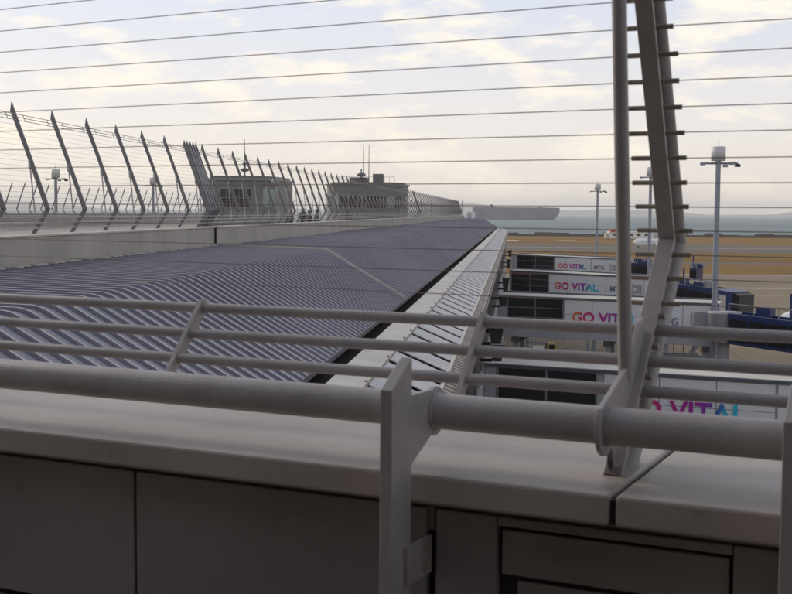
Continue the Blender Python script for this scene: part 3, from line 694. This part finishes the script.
# ------------------------------------------------------------------ boarding bridges with signs
def text_mesh(s, w, h):
    c = bpy.data.curves.new('lettering', 'FONT'); c.body = s; c.size = 1; c.extrude = .012; c.offset = .026; c.space_character = 1.02
    o = bpy.data.objects.new('tmp', c); col.objects.link(o)
    dg = bpy.context.evaluated_depsgraph_get(); me = bpy.data.meshes.new_from_object(o.evaluated_get(dg))
    bpy.data.objects.remove(o)
    xs = [v.co.x for v in me.vertices]; ys = [v.co.y for v in me.vertices]
    x0, x1, y0, y1 = min(xs), max(xs), min(ys), max(ys)
    for v in me.vertices: v.co = V(((v.co.x - x0) / (x1 - x0) * w, (v.co.y - y0) / (y1 - y0) * h, v.co.z))
    me.materials.clear(); return me
def bridge(label, b, a, z, yaw, drop, length, win, sign, extra, D=2.9, tw=1.0):
    az = math.radians(5.6 + yaw); dx = V((math.cos(az), -math.sin(az), -drop / length)).normalized(); dy = V((math.sin(az), math.cos(az), 0))
    o = cc(b, a, z); t = thing('boarding_bridge', label, 'boarding bridge', V((o.x, o.y, GZ)), 'fixed boarding bridges')
    def q(x, y, zz): return o + (dx * x + dy * y + UP * zz) * S
    Hh = 2.75
    part('body', MB().box(q(0, 0.06, -Hh), dx * S * length, dy * S * (D - .12), UP * S * (Hh - .06)), 'bridgewall', t)
    part('roof', MB().box(q(-.05, -.06, -.058), dx * S * (length + .1), dy * S * (D + .12), UP * S * .075), 'bridgeroof', t)
    part('fascia', MB().box(q(0, -.09, -.09), dx * S * length, dy * S * .028, UP * S * .08), 'fascia', t)
    part('roof_kerb', MB().box(q(0, D - .25, .019), dx * S * length, dy * S * .14, UP * S * .10), 'fascia', t)
    w0, w1 = win
    # dark window bay: panes behind a frame grid
    n = 2; wt, wbz = -.13, -2.03
    cw = (w1 - w0) / n; chh = (wt - wbz) / 3
    for i in range(n):
        for j in range(3):
            part('pane', MB().box(q(w0 + i * cw + .03, .03, wbz + j * chh + .03), dx * S * (cw - .06), dy * S * .028, UP * S * (chh - .06)), 'glass', t)
    fr = MB()
    for i in range(n + 1): fr.box(q(w0 + i * cw - .03, -.01, wbz - .03), dx * S * .06, dy * S * .068, UP * S * (wt - wbz + .06))
    for j in range(4): fr.box(q(w0 - .028, -.004, wbz + j * chh - .02), dx * S * (w1 - w0 + .056), dy * S * .06, UP * S * .04)
    part('window_frame', fr, 'frame', t)
    # sign panels
    s0, s1 = sign; k = 3; ww = (s1 - s0) / k
    for i in range(k):
        for j in range(2):
            part('sign_panel', MB().box(q(s0 + i * ww + .015, .0, wbz + j * .94 + .01), dx * S * (ww - .03), dy * S * .058, UP * S * .92), 'sign', t)
    e = s1 + .06
    for i, pw_ in enumerate(extra):
        if e + pw_ > length: break
        part('wall_panel', MB().box(q(e + .02, .01, wbz), dx * S * (pw_ - .04), dy * S * .048, UP * S * 1.88), 'sign' if i < 2 else 'bridgewall', t)
        e += pw_
    # lower cladding
    x = 0
    while x < length - .5:
        part('cladding_panel', MB().box(q(x + .012, .02, -2.74), dx * S * 1.975, dy * S * .038, UP * S * .58) if x + 2 < length else MB().box(q(x + .012, .02, -2.74), dx * S * (length - x - .03), dy * S * .038, UP * S * .58), 'bridgewall', t)
        x += 2
    if w0 > .3: part('wall_panel', MB().box(q(.02, .015, wbz), dx * S * (w0 - .08), dy * S * .043, UP * S * 1.88), 'bridgewall', t)
    def text(s, x, zz, w, h, m):
        me = text_mesh(s, w * S, h * S); me.materials.append(M[m]); lo = put('lettering', me, (0, 0, 0), t)
        R3 = Matrix((dx, UP, -dy)).transposed().to_4x4()
        R3.translation = q(x, -.022, zz) - WL[t.name]; lo.location = R3.translation; lo.rotation_euler = R3.to_euler()
    text('GO VITAL.', s0 + .55, -1.60, ((s1 - s0) - 1.15) * tw, .70, 'print')
    text('MTG', s1 + .45, -1.52, 1.35, .50, 'greyprint')
    lg = s1 + 2.55
    part('logo_plate', MB().box(q(lg, -.02, -1.75), dx * S * .10, dy * S * .02, UP * S * 1.1).box(q(lg + .16, -.02, -1.6), dx * S * .75, dy * S * .02, UP * S * .26).box(q(lg + .16, -.02, -1.05), dx * S * .75, dy * S * .02, UP * S * .26).box(q(lg + .4, -.018, -1.34), dx * S * .5, dy * S * .016, UP * S * .29), 'bridgewall', t)
    part('service_door', MB().box(q(length - 1.5, -.03, -2.1), dx * S * .85, dy * S * .05, UP * S * 1.5), 'bridgewall', t)
    # columns and underside frames
    for x in (1.0, length * .5, length - .9):
        for y in (.4, D - .5):
            part('column', MB().box(q(x, y, -Hh) - UP * ((q(x, y, -Hh).z - GZ)), dx * .45, dy * .45, UP * (q(x, y, -Hh).z - GZ)), 'col', t)
        part('cross_beam', MB().box(q(x - .1, .1, -Hh - .35), dx * S * .5, dy * S * (D - .2), UP * S * .34), 'under', t)
    return t, q
br = [bridge('farthest boarding bridge with small GO VITAL sign near the grass', -.4, 164, -5.6, 20, .3, 16.2, (.9, 6.1), (6.2, 11.2), (2.0, 2.4)),
      bridge('second farthest boarding bridge with GO VITAL sign above the third', -.45, 118, -5.6, 20, .3, 15.6, (.25, 4.05), (4.1, 9.7), (3.6, 2.1)),
      bridge('second nearest boarding bridge with large GO VITAL sign and stairs below', -1.0, 80, -5.45, 12, .15, 14.2, (.65, 4.35), (4.42, 9.95), (2.0, 2.0)),
      bridge('nearest boarding bridge, pale roof seen close behind the railing', -1.0, 42.8, -5.35, 15, .1, 14.0, (.5, 4.05), (4.30, 9.98), (2.0, 2.0), 2.6, .97)]
# blue telescopic tunnels
def tunnel(label, p, q_, w, h, cab=True, legs=True, rot=None):
    p, q_ = cc(*p), cc(*q_); d = (q_ - p); Ln = d.length; dx = d.normalized(); dy = V((-dx.y, dx.x, 0)).normalized()
    t = thing('telescopic_tunnel', label, 'jet bridge', V((p.x, p.y, GZ)), 'blue telescopic tunnels')
    if rot:
        part('rotunda', MB().lathe(p - UP * h - dx * .9, UP, [(0, 1.35), (.01, 1.4), (h * .96, 1.4), (h, 1.5), (h + .12, 1.5), (h + .15, .1)], 20), rot, t)
        part('pedestal', MB().tube(V((p.x, p.y, GZ)) - dx * .9, p - UP * h - dx * .9, .5, 14), 'col', t)
    cuts = [0, .5, 1.0]
    for i in range(2):
        g = .0 if i == 0 else .18
        a, b_ = p + dx * Ln * cuts[i], p + dx * Ln * cuts[i + 1]; l = (b_ - a).length
        sgm = part('tunnel_section', MB().box(a - dy * (w / 2 + g) - UP * (h + g), dx * l, dy * (w + 2 * g), UP * (h + 2 * g)), 'blue', t)
        nw = max(3, int(l / 1.6))
        for k in range(nw):
            for s in (-1, 1):
                part('side_panel', MB().box(a + dx * (l * (k + .05) / nw) + dy * (s * (w / 2 + g + .03) - .03) - UP * (h * .88), dx * (l / nw * .90), dy * .06, UP * h * .76), 'glass', sgm)
        part('top_rail', MB().box(a - dy * (w / 2 + g) + UP * (g + .002), dx * l, dy * .12, UP * .18).box(a + dy * (w / 2 + g - .12) + UP * (g + .002), dx * l, dy * .12, UP * .18), 'bluetrim', t)
    if cab:
        c = q_
        part('cab', MB().box(c - dy * (w * .7) - UP * (h + .3), dx * 2.6, dy * w * 1.4, UP * (h + .7)), 'bluetrim', t)
        part('cab_door', MB().box(c - dy * (w * .7 + .06) - UP * (h * .9) + dx * .7, dx * 1.1, dy * .1, UP * h * .85), 'cream', t)
        part('cab_hood', MB().prism([c + dx * 2.6 - dy * w * .6 - UP * h, c + dx * 3.4 - dy * w * .6 - UP * h * .95, c + dx * 3.5 - dy * w * .6 + UP * .1, c + dx * 2.6 - dy * w * .6 + UP * .3], dy * w * 1.2), 'black', t)
    for f, hh_, ww_ in ((.12, .7, 1.1), (.46, .5, .8), (.70, .9, .6)):
        part('roof_unit', MB().box(p + dx * Ln * f - dy * ww_ / 2 + UP * .25, dx * 1.3, dy * ww_, UP * hh_), 'bluetrim' if f < .6 else 'col', t)
    part('roof_post', MB().tube(p + dx * Ln * .3 - dy * w * .3 + UP * .2, p + dx * Ln * .3 - dy * w * .3 + UP * 2.4, .12, 8), 'bluetrim', t)
    hr = MB().tube(p - dy * w * .45 + UP * 1.0, p + dx * Ln - dy * w * .45 + UP * 1.2, .05, 5)
    for f in range(9): hr.tube(p + dx * Ln * f / 8 - dy * w * .45, p + dx * Ln * f / 8 - dy * w * .45 + UP * 1.1, .045, 5)
    part('hand_rail', hr, 'col', t)
    if legs:
        m = p + dx * Ln * .78 - UP * (h + .2)
        for s in (-1, 1):
            part('leg', MB().box(V((m.x, m.y, GZ + .9)) + dy * s * w * .55 - dx * .2, dx * .4, dy * .3, UP * (m.z - GZ - .9)), 'col', t)
            part('wheel', MB().tube(V((m.x, m.y, GZ + .55)) + dy * (s * w * .55), V((m.x, m.y, GZ + .55)) + dy * (s * w * .55 + .45), .55, 16), 'rubber', t)
            part('brace', MB().tube(V((m.x, m.y, GZ + 1)) + dy * s * w * .5, m - dx * 2.6 + dy * s * w * .5, .12, 8), 'yellow', t)
        part('axle', MB().box(V((m.x, m.y, GZ + .8)) - dy * w * .7 - dx * .3, dx * .6, dy * w * 1.4, UP * .4), 'col', t)
        part('stair', MB().prism([V((m.x, m.y, GZ)) - dy * w * 1.0 - dx * 2.5, V((m.x, m.y, GZ)) - dy * w - dx * 2.2, m - dy * w + dx * 2.8, m - dy * w + dx * 2.5], dy * .9), 'col', t)
    return t
tunnel('big blue telescopic tunnel with grey rotunda at the right edge, nearest row', (13.6, 75.5, -6.15), (24, 68.5, -6.9), 2.6, 2.45, rot='bridgewall')
tunnel('dark glazed blue tunnel with square end cab between the leaning pillar and the light mast', (14.6, 112.5, -6.35), (18.5, 108.6, -6.85), 2.6, 2.5, rot='blue')
tunnel('far blue tunnel piece glimpsed just left of the big leaning pillar', (15.4, 157.5, -6.4), (17.6, 156, -6.5), 2.4, 1.8, cab=False, legs=False)
tunnel('small far blue cab glimpsed right of the leaning pillar', (22.2, 152.5, -6.8), (23.0, 152.0, -6.8), 2.4, 1.5, cab=False)

# metal stair tower under the second nearest bridge
st = thing('apron_stair', 'steel escape stair with railings under the second nearest boarding bridge', 'staircase', cc(9.4, 79, -13.5))
def sq(b, a, z): return cc(b, a, z)
for a in (79.6, 81.0):
    part('stringer', MB().prism([sq(7.0, a, -13.5), sq(7.6, a, -13.5), sq(10.3, a, -9.5), sq(12.3, a, -9.5), sq(12.3, a, -9.2), sq(10.0, a, -9.2)], AA * .15), 'col', st)
for i in range(14):
    f = i / 14; part('tread', MB().box(sq(7.5 + 2.6 * f, 79.62, -13.4 + 4.0 * f), BB * .4, AA * S * 1.4, UP * .06), 'col', st)
for i in range(9):
    b = 7.4 + i * .62; z = min(-9.2, -13.4 + (b - 7.4) * 1.53)
    part('baluster', MB().tube(sq(b, 79.6, z), sq(b, 79.6, z + .8), .05, 6), 'farrail', st)
part('guard_rail', MB().tube(sq(7.3, 79.6, -12.6), sq(10.1, 79.6, -8.4), .06, 6).tube(sq(10.1, 79.6, -8.4), sq(12.4, 79.6, -8.4), .06, 6), 'farrail', st)
for b in (10.4, 12.2):
    for a in (79.7, 81.1): part('support', MB().box(sq(b, a, -13.5), BB * .2, AA * .2, UP * S * 4), 'col', st)

# ------------------------------------------------------------------ docking displays on the concourse wall
def display(a, z, label, s=1.0):
    t = thing('docking_display', label, 'display box', cc(-1.0, a, z), 'docking displays on the concourse wall')
    part('arm', MB().box(cc(-1.02, a, z + .05), BB * S * .38, AA * .12, UP * .14).box(cc(-1.02, a + .3, z - .35), BB * S * .38, AA * .12, UP * .14), 'black', t)
    part('housing', MB().prism([cc(-.70, a - .2, z + .35 * s), cc(-.28, a - .2, z + .35 * s), cc(-.34, a - .2, z - .45 * s), cc(-.62, a - .2, z - .45 * s)], AA * .9), 'black', t)
    part('hood', MB().box(cc(-.73, a - .32, z + .355 * s), BB * S * .50, AA * 1.2, UP * .06), 'black', t)
display(75, -4.45, 'black display box on the concourse wall by the second nearest bridge')
display(113, -4.75, 'black display box on the concourse wall by the second farthest bridge')
display(150, -5.0, 'farthest black display box at the end of the concourse wall')
display(35, -3.55, 'upper black display box on the wall seen between the upper rails', .55)
display(37.5, -4.35, 'lower black display box on the wall seen between the lower rails', .6)
display(57, -4.15, 'black display box on the wall just above the top rail', .6)

# ------------------------------------------------------------------ vehicles and clutter on the apron
def truck(b, a, label):
    t = thing('service_truck', label, 'truck', cc(b, a, -13.5))
    o = cc(b, a, -13.5)
    def q(x, y, z): return o + BB * x + AA * y + UP * z
    part('chassis', MB().box(q(0, 0, .5), BB * 4.4, AA * 1.9, UP * .25), 'black', t)
    part('cab', MB().prism([q(3.1, .05, .76), q(4.5, .05, .76), q(4.45, .05, 1.3), q(4.1, .05, 2.1), q(3.1, .05, 2.1)], AA * 1.8), 'yellow', t)
    part('windscreen', MB().prism([q(4.17, .2, 1.38), q(4.46, .2, 1.38), q(4.16, .2, 2.0), q(4.05, .2, 2.0)], AA * 1.5), 'glass', t)
    part('side_window', MB().box(q(3.3, .03, 1.35), BB * .7, AA * .03, UP * .6), 'glass', t)
    part('cargo_box', MB().box(q(0, 0, .78), BB * 3.0, AA * 1.9, UP * .5).box(q(0, 0, 1.28), BB * .1, AA * 1.9, UP * .8).box(q(2.9, 0, 1.28), BB * .1, AA * 1.9, UP * .8).box(q(0, 0, 2.08), BB * 3, AA * 1.9, UP * .08), 'black', t)
    part('white_load', MB().box(q(1.2, .2, 1.282), BB * 1.4, AA * 1.4, UP * .35), 'white', t)
    for x in (.7, 3.7):
        for y in (-.02, 1.62):
            part('wheel', MB().tube(q(x, y, .4), q(x, y + .3, .4), .4, 14), 'rubber', t)
truck(1.0, 111, 'small dark and yellow service truck under the bridges seen between the rails')
for b, a, lb in ((-1.0, 104, 'leftmost pale marker post on the apron close under the concourse wall'), (-.2, 104.5, 'pale marker post just left of the service truck'),
                 (2.6, 105, 'left post of the close pair of markers right of the service truck'), (3.2, 112, 'right post of the close pair of markers right of the service truck'),
                 (5.0, 103, 'rightmost pale marker post on the apron between the two nearest bridges')):
    bo = thing('bollard', lb, 'bollard', cc(b, a, -13.5), 'marker posts on the apron')
    part('post', MB().tube(cc(b, a, -13.5), cc(b, a, -12.6), .09, 10), 'cream', bo); part('cap', MB().lathe(cc(b, a, -12.6), UP, [(0, .11), (.08, .11), (.12, 0)], 10), 'yellow', bo)
for (b, a, wd, ln) in ((5.4, 99, .25, 14), (8.4, 96, .25, 16), (2.2, 130, .25, 14), (9, 140, .3, 18)):
    struct('apron_marking', MB().box(cc(b, a, -13.5) + UP * .01, BB * wd * 1.2, AA * ln + BB * -2.5, UP * .004), 'mark')
struct('apron_marking', MB().box(cc(30, 225, -13.5) + UP * .01, BB * 160, AA * .8, UP * .004), 'mark')
struct('apron_marking', MB().box(cc(12, 205, -13.5) + UP * .01, BB * 220, AA * .5, UP * .004), 'yellow')

# ------------------------------------------------------------------ aircraft
def aircraft(label, nose, heading, L, R, tail='blue'):
    """nose position at fuselage centre; heading = direction the nose points"""
    h = V(heading).normalized(); s = V((h.y, -h.x, 0)); nose = V(nose)
    t = thing('airliner', label, 'aeroplane', V((nose.x, nose.y, GZ)) - h * L / 2)
    prof_ = [(0, .02), (.012, .35), (.03, .6), (.06, .85), (.1, .98), (.14, 1), (.68, 1), (.8, .82), (.9, .5), (.98, .16), (1, .03)]
    part('fuselage', MB().lathe(nose, -h, [(f * L, r * R) for f, r in prof_], 28), 'white', t)
    part('cockpit_window', MB().box(nose - h * L * .055 - s * R * .55 + UP * R * .42, -h * L * .022, s * R * 1.1, UP * R * .22), 'glass', t)
    wl = MB()
    for sd_ in (-1, 1):
        w = nose - h * L * .40 - UP * R * .45 + s * sd_ * R * .6
        tip = w - h * L * .24 + s * sd_ * L * .44 + UP * R * .9
        part('wing', MB().prism([w, w - h * L * .22, tip - h * L * .06, tip], UP * R * .18), 'white', t)
        e = w + s * sd_ * L * .15 + UP * -R * .35
        part('engine', MB().lathe(e + h * L * .01, -h, [(0, R * .38), (L * .01, R * .46), (L * .07, R * .44), (L * .11, R * .22), (L * .11, 0)], 16), 'white', t)
        tp = nose - h * L * .93 + s * sd_ * R * .1 + UP * R * .3
        part('tailplane', MB().prism([tp, tp - h * L * .07, tp - h * L * .10 + s * sd_ * L * .17, tp - h * L * .07 + s * sd_ * L * .17], UP * R * .1), 'white', t)
        g = nose - h * L * .48 + s * sd_ * R * 1.1
        part('wheel', MB().tube(V((g.x, g.y, GZ + .6)), V((g.x, g.y, GZ + .6)) + s * .5, .6, 14), 'rubber', t)
        part('gear_leg', MB().tube(V((g.x, g.y, GZ + .6)), V((g.x, g.y, nose.z - R * .5)), .15, 8), 'col', t)
    f = nose - h * L * .84 + UP * R * .7
    part('tail_fin', MB().prism([f - s * .2, f - h * L * .12 - s * .2, f - h * L * .17 + UP * L * .16 - s * .2, f - h * L * .10 + UP * L * .16 - s * .2], s * .4), tail, t)
    win = MB()
    for k in range(26):
        for sd_ in (-1, 1):
            win.box(nose - h * (L * (.13 + .6 * k / 26)) + s * sd_ * R * .985 + UP * R * .12, -h * .3, s * sd_ * .06, UP * .36)
    part('cabin_window', win, 'glass', t)
    g = nose - h * L * .1
    part('nose_gear', MB().tube(V((g.x, g.y, GZ + .4)) - s * .2, V((g.x, g.y, GZ + .4)) + s * .2, .4, 12).tube(V((g.x, g.y, GZ + .4)), V((g.x, g.y, nose.z - R * .6)), .12, 8), 'rubber', t)
aircraft('white airliner nose and cabin roof behind the blue tunnel at the right edge', cc(22.4, 107, -9.75), BB * .99 * -1 + AA * -.12, 60, 2.9)
aircraft('small white airliner on the taxiway, seen either side of the leaning pillar', (131.5, 667, GZ + 3.4), V((-1, .02, 0)), 29, 1.9, 'bluetrim')

# ------------------------------------------------------------------ far building, ship
fb = thing('airfield_building', 'white low building with red roof by the sea wall beyond the grass', 'building', (180, 930, GZ))
part('wall', MB().box((163, 920, GZ), (34, 0, 0), (0, 12, 0), (0, 0, 5.2)), 'white', fb)
part('roof', MB().prism([(163.5, 918.5, GZ + 5.25), (174.5, 918.5, GZ + 5.25), (173.5, 918.5, GZ + 7.3), (164.5, 918.5, GZ + 7.3)], (0, 14, 0)), 'red', fb)
part('annex', MB().box((197.1, 921, GZ), (9, 0, 0), (0, 9, 0), (0, 0, 3.6)), 'cream', fb)
for i in range(5): part('window', MB().box((166 + i * 6, 919.9, GZ + 2), (3, 0, 0), (0, .15, 0), (0, 0, 1.6)), 'glass', fb)
part('door', MB().box((160.2, 921, GZ), (2.8, 0, 0), (0, 6, 0), (0, 0, 4)), 'cream', fb)
sh = thing('car_carrier', 'huge slab sided grey car carrier ship far out on the sea', 'ship', (390, 3900, SEA))
X = 247; Y = 3900; Lh = 282
hull = MB().prism([(X, Y, SEA - 2), (X + Lh - 22, Y, SEA - 2), (X + Lh - 13, Y, SEA + 6), (X + Lh - 2, Y, SEA + 22), (X + Lh, Y, SEA + 37), (X + Lh - 4, Y, SEA + 40), (X + 3, Y, SEA + 40), (X, Y, SEA + 36)], (0, 36, 0))
part('hull', hull, 'hull', sh)
part('dark_bow_patch', MB().prism([(X + Lh - 105, Y - .3, SEA - 1), (X + Lh - 24, Y - .3, SEA - 1), (X + Lh - 14, Y - .3, SEA + 6), (X + Lh - 4, Y - .3, SEA + 21), (X + Lh - 3, Y - .3, SEA + 30), (X + Lh - 30, Y - .3, SEA + 20), (X + Lh - 60, Y - .3, SEA + 9)], (0, .25, 0)), 'hulldark', sh)  # darker patch low on the bow
part('bridge', MB().box((X + Lh - 70, Y + 4, SEA + 40), (16, 0, 0), (0, 28, 0), (0, 0, 4)), 'cream', sh)
part('funnel', MB().box((X + 58, Y + 12, SEA + 40), (8, 0, 0), (0, 10, 0), (0, 0, 9)), 'hulldark', sh)
part('ramp', MB().box((X + 18, Y - .6, SEA + 8), (22, 0, 0), (0, .5, 0), (0, 0, 24)), 'hulldark', sh)
vm = MB()
for i in range(22): vm.box((X + 12 + i * 11.5, Y + 6, SEA + 40), (3, 0, 0), (0, 4, 0), (0, 0, 2.2))
part('deck_vents', vm, 'cream', sh)
for dx in (128, 216): part('side_door', MB().box((X + dx, Y - .5, SEA + 8), (14, 0, 0), (0, .4, 0), (0, 0, 12)), 'hulldark', sh)

# ------------------------------------------------------------------ haze
hz = bpy.data.materials.new('haze_air'); hz.use_nodes = True; t = hz.node_tree; t.nodes.clear()
o = N_(t, 'ShaderNodeOutputMaterial'); pv = N_(t, 'ShaderNodeVolumePrincipled')
pv.inputs['Color'].default_value = (1.0, .97, .95, 1); pv.inputs['Density'].default_value = 0.00008; pv.inputs['Anisotropy'].default_value = .2
t.links.new(pv.outputs[0], o.inputs['Volume'])
part('haze', MB().box((-20500, -3500, SEA - 1.5), (41000, 0, 0), (0, 25000, 0), (0, 0, 215)), hz, kind='stuff')
